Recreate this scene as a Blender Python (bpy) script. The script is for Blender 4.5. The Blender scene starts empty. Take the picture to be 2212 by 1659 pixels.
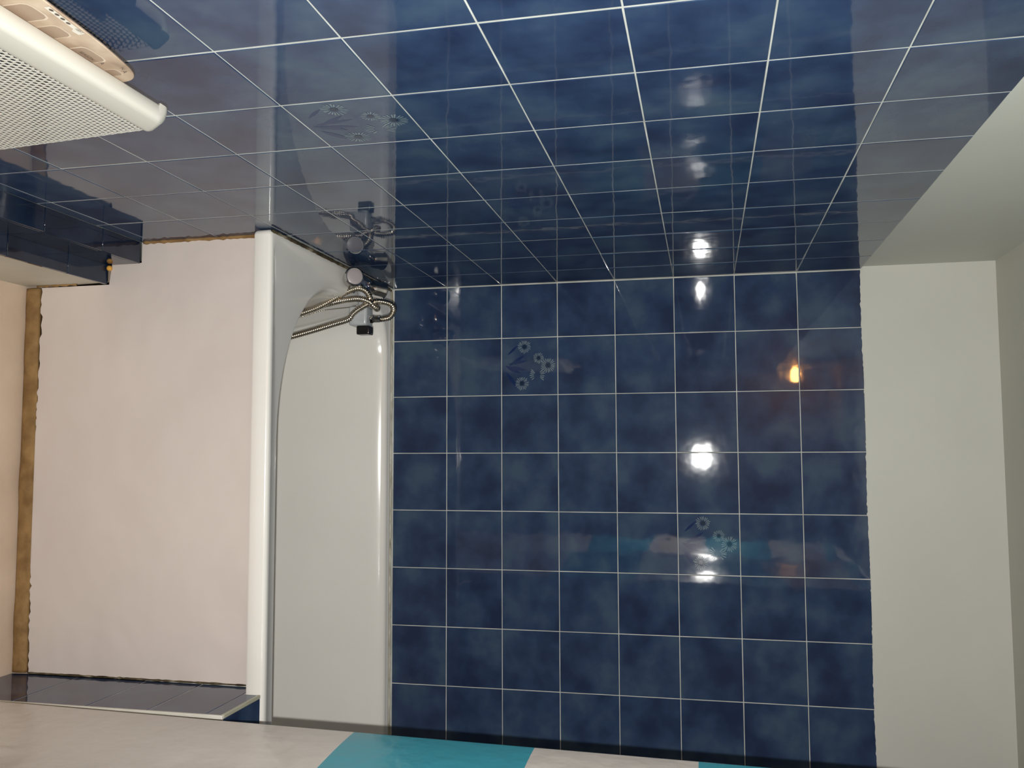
import bpy, bmesh, math, random
from mathutils import Vector, Matrix, Euler
random.seed(7)
PI = math.pi
scene = bpy.context.scene
C = scene.collection

# ------------------------------------------------------------------ camera
# the photograph was taken with the camera turned on its side: world up points to the right of the frame
cd = bpy.data.cameras.new('camera')
cam = bpy.data.objects.new('camera', cd); C.objects.link(cam)
CAM = Vector((0.44054, -2.26791, 1.42626))
ax_r = Vector((0.00318868, 0.21326033, 0.97699021))
ax_d = Vector((0.99713241, 0.07319239, -0.01923107))
ax_f = Vector((-0.07560947, 0.97424992, -0.2124154))
M = Matrix.Identity(4)
for i in range(3):
    M[i][0] = ax_r[i]; M[i][1] = -ax_d[i]; M[i][2] = -ax_f[i]; M[i][3] = CAM[i]
cam.matrix_world = M
cd.sensor_width = 36.0
cd.lens = 1913.8 / 2212 * 36.0
cd.clip_start = 0.01
scene.camera = cam

# ------------------------------------------------------------------ world, flash, exposure
world = bpy.data.worlds.new('world'); scene.world = world
world.use_nodes = True
world.node_tree.nodes['Background'].inputs[0].default_value = (1.0, 0.9, 0.8, 1)
world.node_tree.nodes['Background'].inputs[1].default_value = 0.03

ld = bpy.data.lights.new('camera_flash', 'AREA')
ld.shape = 'DISK'; ld.size = 0.012; ld.energy = 25.0; ld.color = (1.0, 0.985, 0.94); ld.spread = PI
flash = bpy.data.objects.new('camera_flash', ld); C.objects.link(flash)
flash.location = CAM + Vector((0.036, 0.0, -0.012))
flash.rotation_euler = (-Vector((0.0, 0.985, -0.17))).to_track_quat('Z', 'Y').to_euler()

scene.view_settings.view_transform = 'Standard'
scene.view_settings.look = 'None'
scene.view_settings.exposure = 0.0
scene.view_settings.gamma = 1.0
scene.view_settings.use_curve_mapping = False
scene.cycles.sample_clamp_indirect = 25.0

# ------------------------------------------------------------------ helpers
def link(o, parent=None):
    C.objects.link(o)
    if parent is not None: o.parent = parent
    return o

def tag(o, label, cat, group=None):
    o['label'] = label; o['category'] = cat
    if group: o['group'] = group
    return o

def struct(o, label=None):
    o['kind'] = 'structure'
    if label: o['label'] = label
    return o

def empty(name, loc=(0, 0, 0)):
    o = bpy.data.objects.new(name, None); o.empty_display_size = 0.05
    C.objects.link(o); o.location = loc
    return o

def mesh_obj(name, verts, faces, mat, parent=None, smooth=False, angle=None):
    me = bpy.data.meshes.new(name)
    me.from_pydata([tuple(v) for v in verts], [], faces)
    me.validate(); me.update()
    bm = bmesh.new(); bm.from_mesh(me)
    bmesh.ops.recalc_face_normals(bm, faces=bm.faces)
    bm.to_mesh(me); bm.free()
    if mat: me.materials.append(mat)
    if smooth:
        me.shade_smooth()
        if angle: me.set_sharp_from_angle(angle=math.radians(angle))
    o = bpy.data.objects.new(name, me)
    if parent is not None:
        link(o, parent)
        if parent.type == 'EMPTY': o.matrix_parent_inverse = Matrix.Translation(-parent.location)
    else: link(o)
    return o

class MB:
    def __init__(s): s.v = []; s.f = []
    def add(s, v, f):
        n = len(s.v); s.v += [Vector(p) for p in v]; s.f += [tuple(i + n for i in q) for q in f]
    def box(s, x0, x1, y0, y1, z0, z1):
        s.add([(x0,y0,z0),(x1,y0,z0),(x1,y1,z0),(x0,y1,z0),(x0,y0,z1),(x1,y0,z1),(x1,y1,z1),(x0,y1,z1)],
              [(0,3,2,1),(4,5,6,7),(0,1,5,4),(1,2,6,5),(2,3,7,6),(3,0,4,7)])
    def lathe(s, origin, axis, prof, n=32):
        """prof: list of (radius, distance along axis)"""
        a = Vector(axis).normalized(); o = Vector(origin)
        u = a.orthogonal().normalized(); w = a.cross(u)
        vs = []; fs = []
        for (r, h) in prof:
            for k in range(n):
                t = 2*PI*k/n
                vs.append(o + a*h + (u*math.cos(t) + w*math.sin(t))*r)
        for i in range(len(prof)-1):
            for k in range(n):
                fs.append((i*n+k, i*n+(k+1)%n, (i+1)*n+(k+1)%n, (i+1)*n+k))
        fs.append(tuple(range(n))[::-1]); fs.append(tuple((len(prof)-1)*n+k for k in range(n)))
        s.add(vs, fs)
    def tube(s, pts, rad, n=10, cap=True):
        """rad: number or function(index)"""
        pts = [Vector(p) for p in pts]; m = len(pts)
        t0 = (pts[1]-pts[0]).normalized(); u = t0.orthogonal().normalized()
        vs = []; fs = []
        for i, p in enumerate(pts):
            t = (pts[min(i+1,m-1)] - pts[max(i-1,0)]).normalized()
            u = (u - t*u.dot(t)).normalized(); w = t.cross(u)
            r = rad(i) if callable(rad) else rad
            for k in range(n):
                a = 2*PI*k/n
                vs.append(p + (u*math.cos(a)+w*math.sin(a))*r)
        for i in range(m-1):
            for k in range(n):
                fs.append((i*n+k, i*n+(k+1)%n, (i+1)*n+(k+1)%n, (i+1)*n+k))
        if cap:
            fs.append(tuple(range(n))[::-1]); fs.append(tuple((m-1)*n+k for k in range(n)))
        s.add(vs, fs)
    def build(s, name, mat, parent=None, smooth=False, angle=None):
        return mesh_obj(name, s.v, s.f, mat, parent, smooth, angle)

def bevel(o, w, seg=2):
    m = o.modifiers.new('bevel', 'BEVEL'); m.width = w; m.segments = seg; m.limit_method = 'ANGLE'
    o.data.shade_smooth(); o.data.set_sharp_from_angle(angle=math.radians(40))
    return o

def catmull(pts, step):
    """evenly resampled smooth curve through pts"""
    P = [Vector(p) for p in pts]; P = [P[0]*2-P[1]] + P + [P[-1]*2-P[-2]]
    dense = []
    for i in range(1, len(P)-2):
        p0, p1, p2, p3 = P[i-1:i+3]
        for k in range(40):
            t = k/40.0
            dense.append(0.5*((2*p1) + (p2-p0)*t + (2*p0-5*p1+4*p2-p3)*t*t + (3*p1-p0-3*p2+p3)*t**3))
    dense.append(P[-2])
    out = [dense[0]]; acc = 0.0
    for a, b in zip(dense, dense[1:]):
        d = (b-a).length
        if d < 1e-9: continue
        while acc + d >= step:
            q = (step-acc)/d
            a = a + (b-a)*q; out.append(a.copy()); d = (b-a).length; acc = 0.0
            if d < 1e-9: break
        acc += d
    return out

# ------------------------------------------------------------------ materials
def mat(name, col, rough=0.5, metal=0.0, spec=0.5):
    m = bpy.data.materials.new(name); m.use_nodes = True
    b = m.node_tree.nodes['Principled BSDF']
    b.inputs['Base Color'].default_value = (*col, 1); b.inputs['Roughness'].default_value = rough
    b.inputs['Metallic'].default_value = metal; b.inputs['Specular IOR Level'].default_value = spec
    return m

def noisy(name, cols, scale, rough=0.5, spec=0.5, bump=0.0, bscale=40.0, bdist=0.001, detail=4.0, rnd=False, metal=0.0, pos=None, ndist=0.0):
    """colour ramp over noise in object space, optional fine bump"""
    m = mat(name, cols[0], rough, metal, spec); nt = m.node_tree; N = nt.nodes; L = nt.links
    b = N['Principled BSDF']
    tc = N.new('ShaderNodeTexCoord'); src = tc.outputs['Object']
    if rnd:
        oi = N.new('ShaderNodeObjectInfo'); mu = N.new('ShaderNodeMath'); mu.operation = 'MULTIPLY'; mu.inputs[1].default_value = 91.7
        L.new(oi.outputs['Random'], mu.inputs[0])
        va = N.new('ShaderNodeVectorMath'); va.operation = 'ADD'; L.new(tc.outputs['Object'], va.inputs[0]); L.new(mu.outputs[0], va.inputs[1])
        src = va.outputs[0]
    n = N.new('ShaderNodeTexNoise'); n.inputs['Scale'].default_value = scale; n.inputs['Detail'].default_value = detail
    n.inputs['Distortion'].default_value = ndist
    L.new(src, n.inputs['Vector'])
    r = N.new('ShaderNodeValToRGB'); e = r.color_ramp.elements
    k = len(cols)
    ps = pos or [0.32 + 0.36*i/max(1, k-1) for i in range(k)]
    e[0].position = ps[0]; e[0].color = (*cols[0], 1); e[1].position = ps[-1]; e[1].color = (*cols[-1], 1)
    for i in range(1, k-1):
        x = e.new(ps[i]); x.color = (*cols[i], 1)
    L.new(n.outputs['Fac'], r.inputs[0]); L.new(r.outputs[0], b.inputs['Base Color'])
    if bump > 0:
        n2 = N.new('ShaderNodeTexNoise'); n2.inputs['Scale'].default_value = bscale; n2.inputs['Detail'].default_value = 2.0
        L.new(src, n2.inputs['Vector'])
        bp = N.new('ShaderNodeBump'); bp.inputs['Strength'].default_value = bump; bp.inputs['Distance'].default_value = bdist
        L.new(n2.outputs['Fac'], bp.inputs['Height']); L.new(bp.outputs[0], b.inputs['Normal'])
    return m

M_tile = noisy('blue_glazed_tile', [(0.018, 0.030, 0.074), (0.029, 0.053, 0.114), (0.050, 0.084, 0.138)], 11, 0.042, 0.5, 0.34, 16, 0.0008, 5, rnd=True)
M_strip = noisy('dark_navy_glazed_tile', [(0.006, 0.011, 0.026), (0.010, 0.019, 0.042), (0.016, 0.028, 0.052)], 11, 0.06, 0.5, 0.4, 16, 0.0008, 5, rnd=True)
M_grout = noisy('pale_grout', [(0.42, 0.43, 0.39), (0.66, 0.67, 0.64)], 14, 0.8)
M_paint = noisy('cream_paint', [(0.565, 0.57, 0.525), (0.605, 0.61, 0.565)], 3.0, 0.55, 0.3, 0.25, 60, 0.0008)
M_ceil = noisy('ceiling_paint', [(0.56, 0.555, 0.49), (0.60, 0.59, 0.525)], 3.0, 0.6, 0.3, 0.2, 50, 0.0008)
M_floor = noisy('beige_floor', [(0.63, 0.485, 0.37), (0.71, 0.56, 0.44)], 9, 0.6, 0.3, 0.3, 60, 0.001)
M_enamel = noisy('white_enamel', [(0.80, 0.78, 0.74), (0.835, 0.815, 0.775)], 4, 0.16, 0.5)
M_panel = noisy('white_panel', [(0.64, 0.575, 0.545), (0.69, 0.62, 0.585)], 3, 0.42, 0.4, 0.9, 7, 0.010)
M_foam = noisy('brown_foam', [(0.20, 0.115, 0.045), (0.34, 0.21, 0.09)], 30, 0.8, 0.2, 0.6, 60, 0.004)
M_orange = mat('orange_foam', (0.72, 0.36, 0.06), 0.8)
M_box = noisy('white_boxing_paint', [(0.55, 0.52, 0.44), (0.64, 0.61, 0.53)], 8, 0.6, 0.3)
M_trim = noisy('white_plastic_trim', [(0.66, 0.645, 0.56), (0.76, 0.745, 0.68)], 20, 0.4)
M_trim2 = noisy('yellowed_trim', [(0.40, 0.39, 0.29), (0.50, 0.49, 0.38)], 20, 0.4)
M_chrome = mat('chrome', (0.62, 0.60, 0.60), 0.09, 1.0)
M_steel = mat('hose_steel', (0.52, 0.46, 0.38), 0.22, 1.0)
M_capm = mat('knob_cap_disc', (0.34, 0.305, 0.315), 0.35, 0.0)
M_greypl = noisy('grey_plastic', [(0.36, 0.38, 0.40), (0.48, 0.50, 0.52)], 30, 0.25, 0.5)
M_black = mat('black_plastic', (0.012, 0.011, 0.012), 0.15)
M_dirt = noisy('mouldy_sealant', [(0.03, 0.022, 0.014), (0.09, 0.07, 0.04), (0.34, 0.30, 0.22)], 26, 0.7, 0.2, pos=[0.35, 0.55, 0.75])
M_seal = noisy('pale_sealant', [(0.30, 0.27, 0.19), (0.62, 0.60, 0.52)], 22, 0.5)
M_basket = mat('white_basket_plastic', (0.62, 0.60, 0.54), 0.38)
M_petal = mat('daisy_petal_print', (0.20, 0.255, 0.275), 0.05)
M_leaf = mat('daisy_leaf_print', (0.010, 0.026, 0.095), 0.05)
M_core = mat('daisy_core_print', (0.010, 0.024, 0.055), 0.08)

# ------------------------------------------------------------------ room shell
ZC = 2.1075      # ceiling
ZT = 1.80375     # top of the tiling
YN = -2.90       # wall behind the camera
XR = 1.56        # right wall
def slab(name, mat_, b, label):
    m = MB(); m.box(*b); return struct(m.build(name, mat_), label)
floor = slab('floor', M_floor, (-0.1, XR+0.1, YN-0.1, 0.1, -0.1, 0.0), 'beige bathroom floor')
ceiling = slab('ceiling', M_ceil, (-0.1, XR+0.1, YN-0.1, 0.1, ZC, ZC+0.1), 'plain cream bathroom ceiling')
wall_left = slab('wall_left', M_paint, (-0.1, -0.008, YN-0.1, 0.1, 0.0, ZC), 'blue tiled wall with cream paint above the tiles')
wall_back = slab('wall_back', M_paint, (-0.008, XR+0.1, 0.008, 0.1, 0.0, ZC), 'blue tiled wall behind the bathtub with cream paint above')
wall_right = slab('wall_right', M_paint, (XR, XR+0.1, YN-0.1, 0.008, 0.0, ZC), 'cream painted wall on the right')
wall_near = slab('wall_near', M_paint, (-0.008, XR, YN-0.1, YN, 0.0, ZC), 'cream painted wall opposite the bathtub')

# grout beds
m = MB(); m.box(-0.008, -0.0006, YN+0.01, -0.0007, 0.60, ZT); m.box(-0.008, -0.0006, YN+0.01, -0.64, 0.2, 0.60)
m.build('grout', M_grout, wall_left)
m = MB(); m.box(-0.0005, XR-0.002, 0.0006, 0.008, 0.60, ZT); m.build('grout', M_grout, wall_back)

# ------------------------------------------------------------------ tiles
tile_cache = {}
GAP = 0.0016
def tile_mesh(w, h, t=0.0072):
    k = (round(w, 4), round(h, 4))
    if k in tile_cache: return tile_cache[k]
    def ring(ins, z):
        a, b = w/2-ins, h/2-ins
        return [(-a,-b,z),(a,-b,z),(a,b,z),(-a,b,z)]
    v = ring(0,-t) + ring(0,-0.0010) + ring(0.0003,-0.0003) + ring(0.0010,0.0)
    f = []
    for i in range(3):
        for q in range(4): f.append((i*4+q, i*4+(q+1)%4, (i+1)*4+(q+1)%4, (i+1)*4+q))
    f.append((12,13,14,15)); f.append((3,2,1,0))
    me = bpy.data.meshes.new('tile'); me.from_pydata(v, [], f); me.update(); me.materials.append(M_tile)
    tile_cache[k] = me
    return me

def put_tile(parent, plane, a0, a1, z0, z1, off=0.0, tilt=0.0, gw=GAP):
    """plane 'L': in the left wall (a = y), 'B': in the back wall (a = x), other matrices welcome"""
    w = abs(a1-a0)-gw; h = abs(z1-z0)-GAP
    o = bpy.data.objects.new('tile', tile_mesh(w, h))
    link(o, parent)
    ca = (a0+a1)/2; cz = (z0+z1)/2
    n = random.uniform(-0.0002, 0.0003) + off
    if plane == 'L':   # local x -> +y, local y -> +z, local z -> +x
        base = Matrix(((0,0,1,n),(1,0,0,ca),(0,1,0,cz),(0,0,0,1)))
    else:              # local x -> +x, local y -> +z, local z -> -y
        base = Matrix(((1,0,0,ca),(0,0,-1,-n),(0,1,0,cz),(0,0,0,1)))
    s = 0.0022
    o.matrix_basis = base @ Euler((random.uniform(-s,s), random.uniform(-s,s) if tilt == 0 else tilt, random.uniform(-0.001,0.001))).to_matrix().to_4x4()
    return o

# daisies, in tile units: (u right, v up, radius, skipped angle ranges)
DAISIES = [(0.155,0.41,0.125,None),(0.36,0.665,0.10,None),(0.49,0.835,0.135,None),(0.66,0.64,0.145,'split'),(0.80,0.365,0.125,None)]
LEAVES = [((0.12,0.30),(0.30,0.10),0.035),((0.30,0.42),(0.50,0.12),0.05),((0.40,0.48),(0.46,0.10),0.045),((0.57,0.46),(0.50,0.10),0.05),
          ((0.62,0.34),(0.48,0.06),0.06),((0.86,0.27),(0.60,0.08),0.06)]
def daisy(tile, W, H):
    z = 0.00025
    def P(u, v, zz): return ((u-0.5)*W, (v-0.5)*H, zz)
    lf = MB()
    for li, (a, b, wd) in enumerate(LEAVES):
        a = Vector(a); b = Vector(b); d = (b-a); n = Vector((-d.y, d.x)).normalized()
        ring = []
        for k in range(9):
            t = k/8.0; ring.append(a + d*t + n*wd*math.sin(PI*t)*0.6)
        for k in range(7, 0, -1):
            t = k/8.0; ring.append(a + d*t - n*wd*math.sin(PI*t)*0.6)
        lf.add([P(q.x, q.y, z - 0.00016 + 0.00003*li) for q in ring], [tuple(range(len(ring)))])
    o = lf.build('leaf_print', M_leaf, tile)
    for (u, v, r, sp) in DAISIES:
        pm = MB(); np_ = 21
        for k in range(np_):
            t = 2*PI*k/np_ + random.uniform(-0.06, 0.06)
            if sp and abs(math.cos(t)) > 0.80: continue
            ro = r*random.uniform(0.86, 1.04); ri = r*random.uniform(0.36, 0.46)
            d = Vector((math.cos(t), math.sin(t))); n = Vector((-d.y, d.x)); c = Vector((u, v)); hw = r*0.050
            q = [c+d*ri-n*hw*0.4, c+d*ro*0.86-n*hw, c+d*ro-n*hw*0.5, c+d*ro+n*hw*0.5, c+d*ro*0.86+n*hw, c+d*ri+n*hw*0.4]
            pm.add([P(x.x, x.y, z*1.6) for x in q], [tuple(range(6))])
        pm.build('daisy_print', M_petal, tile)
        cm = MB()
        cm.add([P(u+0.30*r*math.cos(2*PI*k/12), v+0.30*r*math.sin(2*PI*k/12), z*1.3) for k in range(12)], [tuple(range(12))])
        if not sp: cm.build('daisy_core', M_core, tile)

ZB = 0.60375; P15 = 0.15
xs = [0.0] + [0.14325 + 0.15105*k for k in range(10)]
xs = [x for x in xs if x < XR] ; xs.append(XR-0.003)
for i in range(8):
    for k in range(len(xs)-1):
        cr = k == 0 and 3 < i < 7      # tiles set a little out of true in the corner
        t = put_tile(wall_back, 'B', max(xs[k], 0.0012), xs[k+1], ZB+P15*i, ZB+P15*(i+1), 0.0005*cr, -0.012*cr)
        if (i, k) in ((2, 1), (5, 4)):
            t['label'] = 'blue tile with a print of pale daisies'; t.name = 'daisy_tile'
            daisy(t, xs[k+1]-xs[k]-GAP, P15-GAP)
ys = [0.0] + [-(0.15315 + 0.157275*k) for k in range(18)]
ys = [y for y in ys if y > YN+0.02]
for k in range(len(ys)-1):
    for i in range(-3, 8):
        z0 = ZB+P15*i; z1 = z0+P15
        if i < 0 and ys[k+1] > -0.66: continue
        if i == -3: z0 = 0.2745
        cr = k < 3 and 3 < i < 7
        t = put_tile(wall_left, 'L', ys[k+1], min(ys[k], -0.0012), z0, z1, 0.0005*cr, 0.010*cr, 0.0032)
        if i == 2 and k == 7:
            t['label'] = 'blue tile with a print of pale daisies'; t.name = 'daisy_tile'
            daisy(t, ys[k]-ys[k+1]-0.0032, P15-GAP)

# ------------------------------------------------------------------ bathtub
ZR = 0.5985
tub = empty('bathtub', (0.75, -0.346, 0.0))
tag(tub, 'white enamel bathtub with a moulded rim along the blue tiled wall', 'bathtub')
NA = 20
def rrect(x0, x1, y0, y1, rads, z):
    """rads: (rx, ry) for corners front-left, front-right, back-right, back-left; y0 = front"""
    out = []
    cs = [(x0, y0, PI, 1.5*PI), (x1, y0, 1.5*PI, 2*PI), (x1, y1, 0, 0.5*PI), (x0, y1, 0.5*PI, PI)]
    for (cx, cy, a0, a1), (rx, ry) in zip(cs, rads):
        ex = cx + rx if cx == x0 else cx - rx
        ey = cy + ry if cy == y0 else cy - ry
        for k in range(NA+1):
            a = a0 + (a1-a0)*k/NA
            out.append((ex + rx*math.cos(a), ey + ry*math.sin(a), z))
    return out
def opening(ins, z, dx=0.0):
    R = [(0.36, 0.30), (0.26, 0.24), (0.22, 0.16), (0.13, 0.09)]
    R = [(max(a-ins*0.8, 0.03), max(b-ins*0.8, 0.03)) for a, b in R]
    return rrect(0.058+ins+dx, 1.43-ins-dx*2.2, -0.651+ins, -0.030-ins, R, z)
OX0, OX1, OY0, OY1 = 0.0012, 1.50, -0.692, -0.0012
def outer(ins, z, r): return rrect(OX0+ins, OX1-ins, OY0+ins, OY1-ins, [(r, r)]*4, z)
rings = [outer(0.020, 0.562, 0.01), outer(0.002, 0.562, 0.01), outer(0.0, 0.566, 0.012), outer(0.0, ZR-0.007, 0.012), outer(0.002, ZR-0.002, 0.012), outer(0.007, ZR, 0.012),
         outer(0.015, ZR, 0.03), outer(0.0175, ZR-0.0018, 0.05)]
rings += [opening(-0.004, ZR-0.0018), opening(0.001, ZR-0.003), opening(0.006, ZR-0.007), opening(0.011, ZR-0.016), opening(0.016, ZR-0.04), opening(0.03, ZR-0.14, 0.01),
          opening(0.045, ZR-0.26, 0.02), opening(0.062, ZR-0.34, 0.035), opening(0.095, ZR-0.385, 0.05), opening(0.16, ZR-0.40, 0.06), opening(0.24, ZR-0.404, 0.08)]
n = len(rings[0]); V = [p for r in rings for p in r]; F = []
for i in range(len(rings)-1):
    for k in range(n): F.append((i*n+k, i*n+(k+1)%n, (i+1)*n+(k+1)%n, (i+1)*n+k))
F.append(tuple((len(rings)-1)*n+k for k in range(n)))
body = mesh_obj('tub_body', V, F, M_enamel, tub, True, 50)
# four short feet carry the hidden bowl
for fx in (0.35, 1.15):
    for fy in (-0.5, -0.18):
        m = MB(); m.lathe((fx, fy, 0.0), (0,0,1), [(0.03,0),(0.03,0.012),(0.016,0.02),(0.016,0.2)], 16); m.build('foot', M_steel, tub, True, 40)

# mouldy joint between rim and left wall, paler joint along the back
def ragged(pts, r0, r1, name, mt, parent, seed=0):
    rnd = random.Random(seed); m = MB()
    c = catmull(pts, 0.008)
    m.tube(c, lambda i: rnd.uniform(r0, r1), 7)
    return m.build(name, mt, parent, True)
ragged([(0.005, -0.688, ZR), (0.004, -0.3, ZR), (0.004, -0.006, ZR)], 0.0022, 0.0042, 'sealant_joint', M_dirt, tub, 3)
ragged([(0.006, -0.0045, ZR), (0.7, -0.0045, ZR+0.0005), (1.49, -0.0045, ZR)], 0.002, 0.0042, 'sealant_joint', M_seal, tub, 5)

# ------------------------------------------------------------------ bath panel below the rim, foam in the gap under it
def panel():
    x0, x1, yb, y0, zt = 0.0875, 0.8985, -0.632, -0.643, 0.5605
    rnd = random.Random(11); nx = 90
    xsn = [x0 + (x1-x0)*k/nx for k in range(nx+1)]
    V = []; F = []
    def zb(x): return 0.036 + 0.003*math.sin(x*9) + rnd.uniform(-0.0022, 0.0022) + (0.004 if rnd.random() < 0.07 else 0)
    zl = [zb(x) for x in xsn]
    # the sheet starts at the left wall above the boxing and narrows to clear it below
    prof = []
    for x, z in zip(xsn, zl): prof.append((x, z))
    poly = prof + [(x1, zt), (0.001, zt), (0.001, 0.2785), (0.0445, 0.2785), (0.0445, 0.2085), (0.0875, 0.2025)]
    nP = len(poly)
    for (x, z) in poly: V.append((x, y0, z))
    for (x, z) in poly: V.append((x, yb, z))
    F.append(tuple(range(nP))); F.append(tuple(range(2*nP-1, nP-1, -1)))
    for k in range(nP): F.append((k, (k+1)%nP, nP+(k+1)%nP, nP+k))
    return mesh_obj('bath_panel', V, F, M_panel)
pn = tag(panel(), 'off-white flat bath panel closing the front of the bathtub below its rim', 'bath panel')
m = MB(); m.tube(catmull([(0.152, -0.643, 0.556), (0.152, -0.650, 0.5545), (0.155, -0.652, 0.5585), (0.159, -0.650, 0.5585), (0.160, -0.643, 0.557)], 0.001), 0.0011, 8)
m.build('wire_hook', M_chrome, pn, True)

rnd = random.Random(4)
def foam():
    V = []; F = []; nx = 120; nr = 7
    for k in range(nx+1):
        x = 0.0885 + (0.8965-0.0885)*k/nx
        bul = 0.006*math.sin(k*0.13)+0.004*math.sin(k*0.31+1) + rnd.uniform(-0.001, 0.001)
        for j in range(nr):
            a = -PI/2 + PI*j/(nr-1)
            V.append((x, -0.6435 - (0.005+bul*0.5)*math.cos(a)*1.0, 0.0185 + 0.0172*math.sin(a)))
        V.append((x, -0.634, 0.0335)); V.append((x, -0.634, 0.0015))
    q = nr+2
    for k in range(nx):
        for j in range(q): F.append((k*q+j, k*q+(j+1)%q, (k+1)*q+(j+1)%q, (k+1)*q+j))
    F.append(tuple(range(q))); F.append(tuple(nx*q+j for j in range(q)))
    return mesh_obj('foam_strip', V, F, M_foam, None, True)
tag(foam(), 'strip of brown expanding foam filling the gap under the bath panel', 'foam')

ragged([(0.0018, -0.6445, 0.283), (0.0018, -0.6445, 0.42), (0.0018, -0.6445, 0.558)], 0.0025, 0.0055, 'sealant_joint', M_foam, pn, 8)
ragged([(0.8965, -0.6445, 0.04), (0.8965, -0.6445, 0.30), (0.8965, -0.6445, 0.556)], 0.0012, 0.0028, 'sealant_joint', M_dirt, pn, 18)

# the paint above the tiles runs raggedly over their top edge
rnd = random.Random(31)
pts = []; nx = 260
for k in range(nx+1):
    x = 0.002 + (XR-0.006)*k/nx
    ov = 0.0012 + abs(rnd.gauss(0, 0.0009)) + (0.006 if x > 1.20 else 0.0) + 0.0012*math.sin(x*14)
    pts.append((x, -0.0007, ZT-ov))
V = pts + [(x, -0.0007, ZT+0.0012) for x, y, z in pts] + [(x, 0.0083, ZT+0.0022) for x, y, z in pts]
F = [(k, k+1, nx+2+k, nx+1+k) for k in range(nx)] + [(nx+1+k, nx+2+k, 2*nx+3+k, 2*nx+2+k) for k in range(nx)]
mesh_obj('paint_edge', V, F, M_paint, wall_back)

# ------------------------------------------------------------------ stepped pipe boxing along the foot of the left wall
YB = -1.95; YE = -0.6445
bx = empty('pipe_boxing', (0.045, (YB+YE)/2, 0.0))
tag(bx, 'stepped boxing of dark blue tile strips over white board along the left wall', 'pipe boxing')
m = MB(); m.box(0.0008, 0.083, YB, YE, 0.0, 0.192); m.build('board', M_box, bx)
m = MB(); m.box(0.0008, 0.039, YB, YE, 0.192, 0.269); m.build('backing', M_black, bx)
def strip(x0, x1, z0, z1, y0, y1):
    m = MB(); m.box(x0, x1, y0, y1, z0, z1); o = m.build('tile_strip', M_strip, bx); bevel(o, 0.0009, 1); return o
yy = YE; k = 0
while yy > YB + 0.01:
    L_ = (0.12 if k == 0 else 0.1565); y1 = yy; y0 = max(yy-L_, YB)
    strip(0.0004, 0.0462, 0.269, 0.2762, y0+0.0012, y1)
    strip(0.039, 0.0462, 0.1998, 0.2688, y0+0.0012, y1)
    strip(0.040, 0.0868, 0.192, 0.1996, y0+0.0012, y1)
    yy = y0; k += 1
m = MB(); m.lathe((0.052, -0.6465, 0.201), (0.35,-0.2,1), [(0.002,0),(0.0055,0.002),(0.006,0.005),(0.0045,0.0085),(0.001,0.011)], 14)
m.build('foam_blob', M_orange, bx, True)
ragged([(0.085, -0.6465, 0.03), (0.0845, -0.6465, 0.08), (0.0845, -0.6465, 0.13)], 0.001, 0.004, 'foam_bead', M_foam, bx, 9)

# ------------------------------------------------------------------ tiled block at the right end of the tub
BX = 0.899; BY0 = -0.83; BYT = -0.6935; BZ = 0.5935
blk = empty('tiled_block', (1.2, -0.74, 0.0))
tag(blk, 'low blue tiled block with white edge trim in front of the end of the bathtub', 'tiled block')
m = MB(); m.box(BX+0.0012, XR-0.002, BY0+0.004, BYT, 0.0, BZ-0.0008); m.box(BX+0.0012, XR-0.002, BYT, -0.6445, 0.0, 0.558); m.build('core', M_grout, blk)
def btile(x0, x1, y0, y1, z0, z1):
    m = MB(); m.box(x0, x1, y0, y1, z0, z1); o = m.build('tile', M_tile, blk); bevel(o, 0.0008, 1); return o
for (z0, z1) in ((0.001, 0.1595), (0.1615, 0.3165), (0.3185, 0.4415), (0.4435, 0.5575)):
    btile(BX+0.0005, BX+0.0075, BY0+0.0055, -0.6445, z0, z1)
btile(BX+0.0005, BX+0.0075, BY0+0.0055, BYT, 0.5576, BZ-0.005)
xx = BX+0.006
while xx < XR-0.01:
    x1 = min(xx+0.15, XR-0.003); btile(xx, x1-0.0015, BY0+0.0055, BYT-0.0005, BZ-0.0075, BZ); xx = x1
m = MB(); m.box(BX-0.0005, BX+0.0065, BY0+0.006, BYT-0.0003, BZ-0.0052, BZ+0.0008); bevel(m.build('edge_trim', M_trim2, blk), 0.001)
m = MB(); m.box(BX-0.0005, BX+0.007, BY0-0.0005, BY0+0.0053, 0.0, BZ+0.0008); bevel(m.build('corner_trim', M_trim, blk), 0.001)

# ------------------------------------------------------------------ mixer tap on the left end of the rim
tap = empty('mixer_tap', (0.036, -0.28, ZR-0.002))
tag(tap, 'chrome two-knob mixer tap standing on the end of the tub rim', 'tap')
zb = 0.6215
m = MB(); m.lathe((0.0335, -0.345, zb), (0,1,0), [(0.010,0),(0.0145,0.004),(0.0145,0.03),(0.018,0.042),(0.018,0.088),(0.0145,0.10),(0.0145,0.126),(0.010,0.13)], 28)
m.lathe((0.0335, -0.28, ZR-0.0025), (0,0,1), [(0.025,0),(0.025,0.004),(0.019,0.008),(0.016,0.022)], 28)
m.build('body', M_chrome, tap, True, 40)
def knob(base, axis):
    m = MB(); m.lathe(base, axis, [(0.0135,0),(0.0135,0.010),(0.0185,0.013),(0.0205,0.018),(0.0208,0.040),(0.0228,0.043),(0.0228,0.047),(0.0200,0.050),(0.0186,0.0498)], 36)
    k = m.build('knob', M_chrome, tap, True, 35)
    a = Vector(axis).normalized(); c = Vector(base) + a*0.0496
    m = MB(); m.lathe(c, axis, [(0.0180,0),(0.0180,0.0012),(0.016,0.0020),(0.004,0.0022)], 30); m.build('cap', M_capm, k, True, 35)
knob((0.0400, -0.330, zb-0.010), (-0.06, -0.80, 0.60))
knob((0.0345, -0.228, zb-0.006), (0.08, 0.84, 0.52))
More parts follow.
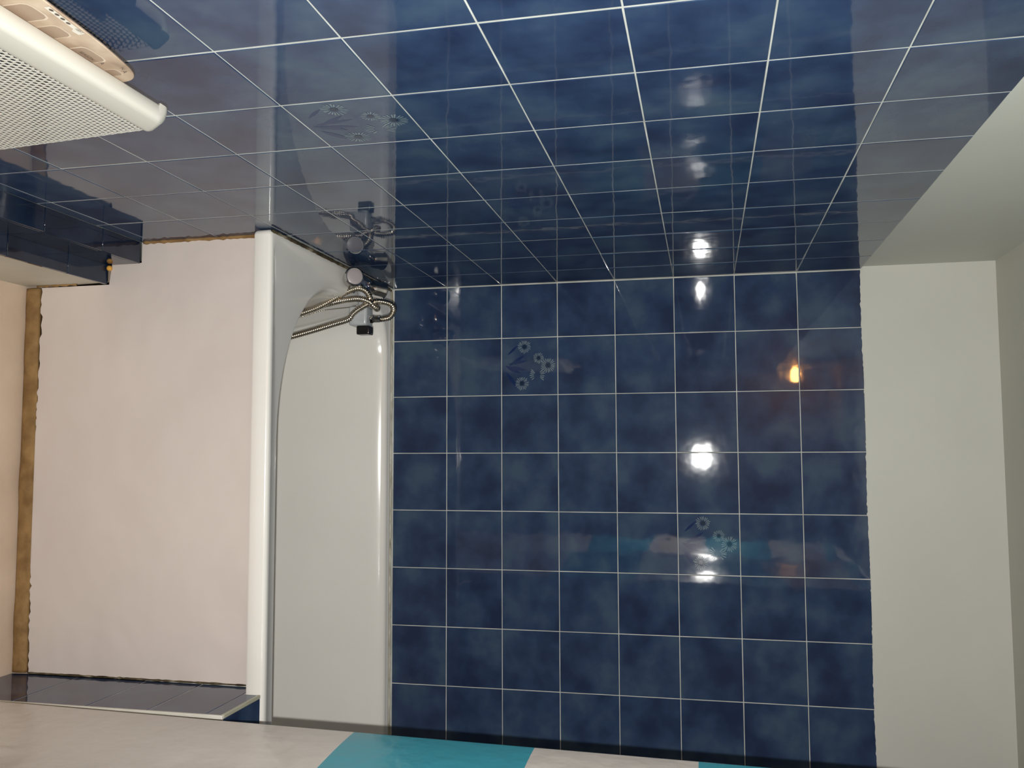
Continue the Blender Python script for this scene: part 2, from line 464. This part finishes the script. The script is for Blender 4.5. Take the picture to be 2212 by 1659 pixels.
m = MB(); sp = catmull([(0.040, -0.268, 0.616), (0.058, -0.268, 0.620), (0.080, -0.269, 0.621), (0.104, -0.270, 0.620)], 0.004)
m.tube(sp, lambda i: 0.0135 - 0.0025*i/len(sp), 20); m.build('spout', M_greypl, tap, True, 40)
m = MB(); m.box(0.092, 0.139, -0.293, -0.248, 0.594, 0.640); dv = bevel(m.build('diverter', M_greypl, tap), 0.006, 3)
dv.rotation_euler = (0, 0, 0)
m = MB(); m.box(0.139, 0.160, -0.284, -0.256, 0.611, 0.644); bevel(m.build('diverter_button', M_black, tap), 0.003, 3)
m = MB(); m.lathe((0.1215, -0.266, 0.635), (0.0,0.12,1.0), [(0.010,0),(0.010,0.012),(0.0085,0.014),(0.0085,0.028),(0.007,0.031)], 6); m.build('hose_nut', M_chrome, tap, False)

# ------------------------------------------------------------------ shower hose draped over the tap, plug chain
hose_pts = [(0.1218, -0.261, 0.664), (0.1200, -0.256, 0.673), (0.1150, -0.250, 0.684), (0.101, -0.250, 0.6929), (0.0879, -0.262, 0.6917), (0.0817, -0.278, 0.6725), (0.0857, -0.290, 0.650),
            (0.1002, -0.302, 0.6275), (0.1131, -0.306, 0.6115), (0.1254, -0.303, 0.5985), (0.1351, -0.295, 0.5552), (0.1497, -0.292, 0.4955), (0.166, -0.300, 0.4333), (0.1814, -0.32, 0.3769),
            (0.20, -0.345, 0.31), (0.20, -0.37, 0.27), (0.175, -0.375, 0.30), (0.15, -0.355, 0.375), (0.135, -0.33, 0.4298), (0.1121, -0.31, 0.4676), (0.0926, -0.302, 0.5225), (0.0636, -0.300, 0.581),
            (0.0515, -0.300, 0.6165), (0.0572, -0.297, 0.6385), (0.0713, -0.293, 0.6480), (0.0800, -0.283, 0.6440), (0.086, -0.273, 0.645), (0.0930, -0.270, 0.6545), (0.0980, -0.276, 0.6605), (0.0925, -0.290, 0.6555), (0.0842, -0.298, 0.6480),
            (0.0765, -0.300, 0.6230), (0.0784, -0.295, 0.5785), (0.0868, -0.290, 0.5295), (0.1010, -0.290, 0.4639), (0.116, -0.30, 0.4142), (0.14, -0.31, 0.34), (0.18, -0.33, 0.27), (0.24, -0.35, 0.232)]
cp = catmull(hose_pts, 0.0010)
m = MB(); m.tube(cp, lambda i: 0.0070 + 0.0008*math.sin(2*PI*i/5.0), 12)
tag(m.build('shower_hose', M_steel, None, True), 'ribbed metal shower hose looped over the tap and hanging into the tub', 'hose')
ch = catmull([(0.0335, -0.246, 0.612), (0.058, -0.236, 0.618), (0.075, -0.236, 0.608), (0.085, -0.240, 0.58), (0.0905, -0.240, 0.5077), (0.1041, -0.25, 0.4631), (0.1188, -0.28, 0.4286), (0.135, -0.30, 0.38), (0.16, -0.31, 0.31), (0.20, -0.32, 0.26), (0.30, -0.33, 0.205)], 0.0012)
m = MB(); m.tube(ch, lambda i: 0.0009 + 0.0008*(0.5+0.5*math.sin(i*1.3)), 6)
tag(m.build('plug_chain', M_steel, None, True), 'thin ball chain hanging from the tap into the tub', 'chain')

# ------------------------------------------------------------------ shower curtain on the right
def curtain():
    rnd = random.Random(21)
    Y0, Y1, Z0, Z1 = -0.90, -2.30, 0.04, 1.985
    ny, nz = 150, 130
    wr = [(rnd.uniform(-0.96,-2.2), rnd.uniform(0.2,1.9), rnd.uniform(0.012,0.03), rnd.uniform(0.010,0.035), rnd.uniform(-0.0022,0.0022), rnd.uniform(0,PI)) for _ in range(160)]
    V = []; F = []
    for j in range(nz+1):
        z = Z0+(Z1-Z0)*j/nz
        for i in range(ny+1):
            t = (i/ny)**1.35; y = Y0+(Y1-Y0)*t; d = Y0-y
            a = min(1.0, d/0.5)
            x = 0.8895 + 0.016*(z-0.926) + 0.035*a*math.sin(d*9.0) + 0.0035*a*math.sin(z*5+d*7)
            for (wy, wz, sy, sz, h, an) in wr:
                if abs(y-wy) < 0.1 and abs(z-wz) < 0.12:
                    ca, sa = math.cos(an), math.sin(an)
                    p = (y-wy)*ca+(z-wz)*sa; q = -(y-wy)*sa+(z-wz)*ca
                    x += h*math.exp(-(p/sy)**2-(q/sz)**2)
            V.append((x, y, z))
    q = ny+1
    for j in range(nz):
        for i in range(ny): F.append((j*q+i, j*q+i+1, (j+1)*q+i+1, (j+1)*q+i))
    return V, F
mc = mat('curtain_vinyl', (0.66, 0.62, 0.57), 0.22); nt = mc.node_tree; N = nt.nodes; L = nt.links
tc = N.new('ShaderNodeTexCoord'); sx = N.new('ShaderNodeSeparateXYZ'); L.new(tc.outputs['Object'], sx.inputs[0])
def mnode(op, a, b):
    x = N.new('ShaderNodeMath'); x.operation = op
    for i, q in enumerate((a, b)):
        if hasattr(q, 'is_output'): L.new(q, x.inputs[i])
        else: x.inputs[i].default_value = q
    return x.outputs[0]
ph = mnode('FRACT', mnode('DIVIDE', mnode('SUBTRACT', sx.outputs['Z'], 0.868-0.539*2), 0.539), 0.0)
teal = mnode('MULTIPLY', mnode('LESS_THAN', ph, 0.545), mnode('GREATER_THAN', sx.outputs['Z'], 0.80))
mx = N.new('ShaderNodeMix'); mx.data_type = 'RGBA'; L.new(teal, mx.inputs['Factor'])
mx.inputs['A'].default_value = (0.64, 0.59, 0.54, 1); mx.inputs['B'].default_value = (0.055, 0.33, 0.42, 1)
L.new(mx.outputs['Result'], N['Principled BSDF'].inputs['Base Color'])
nz_ = N.new('ShaderNodeTexNoise'); nz_.inputs['Scale'].default_value = 26.0; nz_.inputs['Detail'].default_value = 2.5; L.new(tc.outputs['Object'], nz_.inputs['Vector'])
bp_ = N.new('ShaderNodeBump'); bp_.inputs['Strength'].default_value = 0.8; bp_.inputs['Distance'].default_value = 0.0022; L.new(nz_.outputs['Fac'], bp_.inputs['Height']); L.new(bp_.outputs[0], N['Principled BSDF'].inputs['Normal'])
V, F = curtain()
cu = mesh_obj('shower_curtain', V, F, mc, None, True)
sm = cu.modifiers.new('thickness', 'SOLIDIFY'); sm.thickness = 0.0008
tag(cu, 'glossy vinyl shower curtain with white and turquoise bands drawn to the side', 'curtain')
rail = empty('curtain_rail', (0.893, -1.6, 2.0))
tag(rail, 'white curtain rail under the ceiling carrying the vinyl curtain', 'rail')
m = MB(); m.tube([(0.893, -0.86, 1.995), (0.893, -1.6, 1.995), (0.893, YN, 1.995)], 0.010, 14); m.build('rod', M_trim, rail, True, 40)
m = MB(); m.tube([(0.893, -0.95, 1.998), (0.893, -0.95, 2.05), (0.893, -0.95, ZC)], 0.005, 10); m.build('hanger', M_trim, rail, True, 40)

# ------------------------------------------------------------------ flat perforated rack on the left wall, a printed pouch stuck behind it
rk = empty('wall_rack', (0.05, -1.62, 0.42))
tag(rk, 'white perforated plastic wall rack with a rounded rim on the left wall', 'rack')
XF = 0.0605; YF = -1.337; YK = -1.86; RC = 0.0170; RZ0, RZ1 = 0.42, 0.826; HZ = 0.786
S0 = (YF-RC)-YK; TOT = S0 + PI/2*RC
def path(s):
    """plan of the rack front: along the wall, then round the far end"""
    if s < S0: return Vector((XF, YK+s, 0)), Vector((1, 0, 0))
    a = (s-S0)/RC; nrm = Vector((math.cos(a), math.sin(a), 0)); return Vector((XF-RC, YF-RC, 0)) + nrm*RC, nrm
def far(z):
    if z < 0.767: return -1.347 + (0.767-z)*0.098
    return -1.347 - 0.034*((z-0.767)/0.059)**2
def warp(x, y, z):
    t = min(1.0, max(0.0, (y-(YF-0.12))/0.12)); t = t*t*(3-2*t)
    return (x, y - t*(YF-far(z)), z)
def swept(prof, name):
    ss = [S0*k/30 for k in range(30)] + [S0 + (TOT-S0)*k/10 for k in range(11)]; V = []; F = []; q = len(prof)
    for s in ss:
        p, nr = path(s)
        for (o_, z) in prof:
            w = p + nr*o_; V.append(warp(w.x, w.y, z))
    for i in range(len(ss)-1):
        for k in range(q): F.append((i*q+k, i*q+(k+1)%q, (i+1)*q+(k+1)%q, (i+1)*q+k))
    F.append(tuple(range(q))); F.append(tuple((len(ss)-1)*q+k for k in range(q)))
    return mesh_obj(name, V, F, M_basket, rk, True, 60)
swept([(-0.0150, RZ1-0.002), (-0.0150, HZ), (-0.003, HZ-0.001), (0.0006, HZ-0.001), (0.0020, HZ+0.0005), (0.0034, HZ+0.004), (0.0040, HZ+0.009), (0.0042, RZ1-0.008), (0.0034, RZ1-0.004), (0.0014, RZ1-0.0012), (-0.002, RZ1), (-0.0135, RZ1)], 'rim')
swept([(-0.0165, RZ0), (0.002, RZ0), (0.002, RZ0+0.02), (-0.003, RZ0+0.022), (-0.003, RZ0+0.004), (-0.0165, RZ0+0.004)], 'lower_rim')
def perforated():
    ps = 0.0069; pz = 0.0064; th = 0.0004; V = []; F = []
    z0, z1 = RZ0+0.02, HZ
    ns = int(TOT/ps)-1; nz = int((z1-z0)/pz)
    oct8 = [(-0.5,-0.5),(0,-0.5),(0.5,-0.5),(0.5,0),(0.5,0.5),(0,0.5),(-0.5,0.5),(-0.5,0)]
    for j in range(nz):
        zc = z1 - (j+0.5)*pz; sh = 0.5*(j % 2)
        for i in range(ns):
            sc = (i+0.5+sh)*ps; b = len(V)
            for (u, v) in oct8:
                p, nr = path(sc+u*ps); V.append(warp(p.x, p.y, zc+v*pz))
            for (u, v) in oct8:
                l = math.hypot(u, v); p, nr = path(sc+u/l*0.0029); V.append(warp(p.x, p.y, zc+v/l*0.0024))
            for (u, v) in oct8:
                l = math.hypot(u, v); p, nr = path(sc+u/l*0.0028); p = p-nr*th; V.append(warp(p.x, p.y, zc+v/l*0.0023))
            for k in range(8):
                k2 = (k+1) % 8
                F.append((b+k, b+k2, b+8+k2, b+8+k)); F.append((b+8+k, b+8+k2, b+16+k2, b+16+k))
    me = bpy.data.meshes.new('perforated_panel'); me.from_pydata(V, [], F); me.update(); me.materials.append(M_basket)
    o = bpy.data.objects.new('perforated_panel', me); link(o, rk); o.matrix_parent_inverse = Matrix.Translation(-rk.location)
perforated()
m = MB(); m.box(0.034, 0.0445, -1.84, -1.44, 0.7845, 0.7880); m.build('shelf', M_basket, rk)
for yc in (-1.50, -1.72):
    m = MB(); m.box(0.0015, 0.0445, yc-0.012, yc+0.012, 0.424, 0.45); m.build('bracket', M_basket, rk)

M_sepia = noisy('sepia_print', [(0.34, 0.235, 0.165), (0.50, 0.37, 0.27), (0.62, 0.49, 0.37)], 24, 0.4, 0.4, detail=3)
M_sepial = mat('sepia_outline_print', (0.66, 0.54, 0.42), 0.4)
M_sepiad = mat('sepia_dark_print', (0.36, 0.255, 0.185), 0.4)
M_ink = mat('brown_ink', (0.10, 0.065, 0.05), 0.4)
M_label = mat('white_label', (0.74, 0.70, 0.62), 0.4)
PX = 0.0418; KS = 1.583
# pouch outline and print scaled up about the camera; offsets hold the camera position
def sy(y): return KS*y + 1.32219
def sz(z): return KS*(z-0.004-(max(z, 1.046)-1.046)*0.15) - 0.83151
po = empty('printed_pouch', (PX-0.008, -1.6, 0.7885))
tag(po, 'sepia printed pouch with a rounded corner stuck behind the perforated white rack', 'pouch')
top = [(-1.7500, 1.046), (-1.7501, 1.049), (-1.7506, 1.052), (-1.7515, 1.055), (-1.7530, 1.058), (-1.7552, 1.0608), (-1.7580, 1.0632), (-1.7620, 1.0655), (-1.7680, 1.0675), (-1.775, 1.069), (-1.80, 1.0735), (-1.83, 1.0765), (-1.86, 1.079), (-1.93, 1.082), (-2.00, 1.082), (-2.005, 1.07)]
top = [(sy(y), sz(z)) for y, z in top]; top = [(top[0][0], 0.7885)] + top + [(top[-1][0], 0.7885)]
q = len(top); V = [(PX, y, z) for y, z in top] + [(PX-0.004, y, z-0.002*(z > 0.6)) for y, z in top]
F = [tuple(range(q)), tuple(range(2*q-1, q-1, -1))] + [(k, (k+1)%q, q+(k+1)%q, q+k) for k in range(q)]
bevel(mesh_obj('packet', V, F, M_sepia, po), 0.0012, 2)
def print_poly(name, pts, mt, lift=0.0004):
    return mesh_obj(name, [(PX+lift, sy(y), sz(z)) for y, z in pts], [tuple(range(len(pts)))], mt, po)
print_poly('label_strip', [(-1.851, 1.0767), (-1.818, 1.0735), (-1.8175, 1.068), (-1.823, 1.0675), (-1.825, 1.0705), (-1.851, 1.0725)], M_label)
for k in range(4):
    cy, cz = -1.8475+0.0052*k, 1.0748-0.00055*k
    print_poly('dot_print', [(cy+0.0016*math.cos(t*PI/5), cz+0.0013*math.sin(t*PI/5)) for t in range(10)], M_ink, 0.0007)
def shape_print(cy, w, z1):
    """a cup-like picture: dark body with a pale outline"""
    pts = [(-0.5, 0), (0.5, 0), (0.5, 0.75), (0.42, 0.93), (0.25, 1.0), (-0.25, 1.0), (-0.42, 0.93), (-0.5, 0.75)]
    z0 = 1.047
    print_poly('picture_outline', [(cy+u*w*1.12, z0+(z1-z0)*v*1.05) for u, v in pts], M_sepial, 0.0003)
    print_poly('picture_print', [(cy+u*w, z0+(z1-z0)*v*0.97) for u, v in pts], M_sepiad, 0.0005)
shape_print(-1.848, 0.018, 1.0655); shape_print(-1.824, 0.014, 1.0625); shape_print(-1.7925, 0.020, 1.060); shape_print(-1.766, 0.009, 1.0565)
def text_print(s, cy, cz, size):
    cu_ = bpy.data.curves.new('lettering', 'FONT'); cu_.body = s; cu_.size = size*KS; cu_.align_x = 'CENTER'
    t = bpy.data.objects.new('tmp', cu_); C.objects.link(t)
    dg = bpy.context.evaluated_depsgraph_get(); me = bpy.data.meshes.new_from_object(t.evaluated_get(dg))
    bpy.data.objects.remove(t)
    me.materials.clear(); me.materials.append(M_ink)
    me.transform(Matrix(((0,0,1,PX+0.0008),(1,0,0,sy(cy)),(0,1,0,sz(cz)),(0,0,0,1))))
    o = bpy.data.objects.new('lettering', me); link(o, po); o.matrix_parent_inverse = Matrix.Translation(-po.location)
text_print('SEASON', -1.792, 1.0500, 0.0035); text_print('A', -1.7805, 1.0520, 0.005); text_print('N', -1.7705, 1.0615, 0.0042); text_print('A', -1.7660, 1.0590, 0.0055)
text_print('1851', -1.8225, 1.0718, 0.0032)

# ------------------------------------------------------------------ amber lamp high on the left wall, behind the camera
lm = empty('wall_lamp', (0.0, -2.60, 1.88))
tag(lm, 'small amber glass wall lamp high on the left wall', 'lamp')
m = MB(); m.lathe((-0.0078, -2.60, 1.88), (1,0,0), [(0.045,0),(0.045,0.010),(0.03,0.016)], 28); m.build('base', M_chrome, lm, True, 40)
M_amb = bpy.data.materials.new('amber_glow'); M_amb.use_nodes = True
b = M_amb.node_tree.nodes['Principled BSDF']; b.inputs['Base Color'].default_value = (0.8, 0.4, 0.1, 1)
b.inputs['Emission Color'].default_value = (1.0, 0.44, 0.10, 1); b.inputs['Emission Strength'].default_value = 120.0
m = MB(); m.lathe((0.016, -2.60, 1.88), (1,0,0), [(0.016,0),(0.024,0.009),(0.028,0.022),(0.025,0.036),(0.014,0.046),(0.003,0.049)], 28); m.build('shade', M_amb, lm, True)
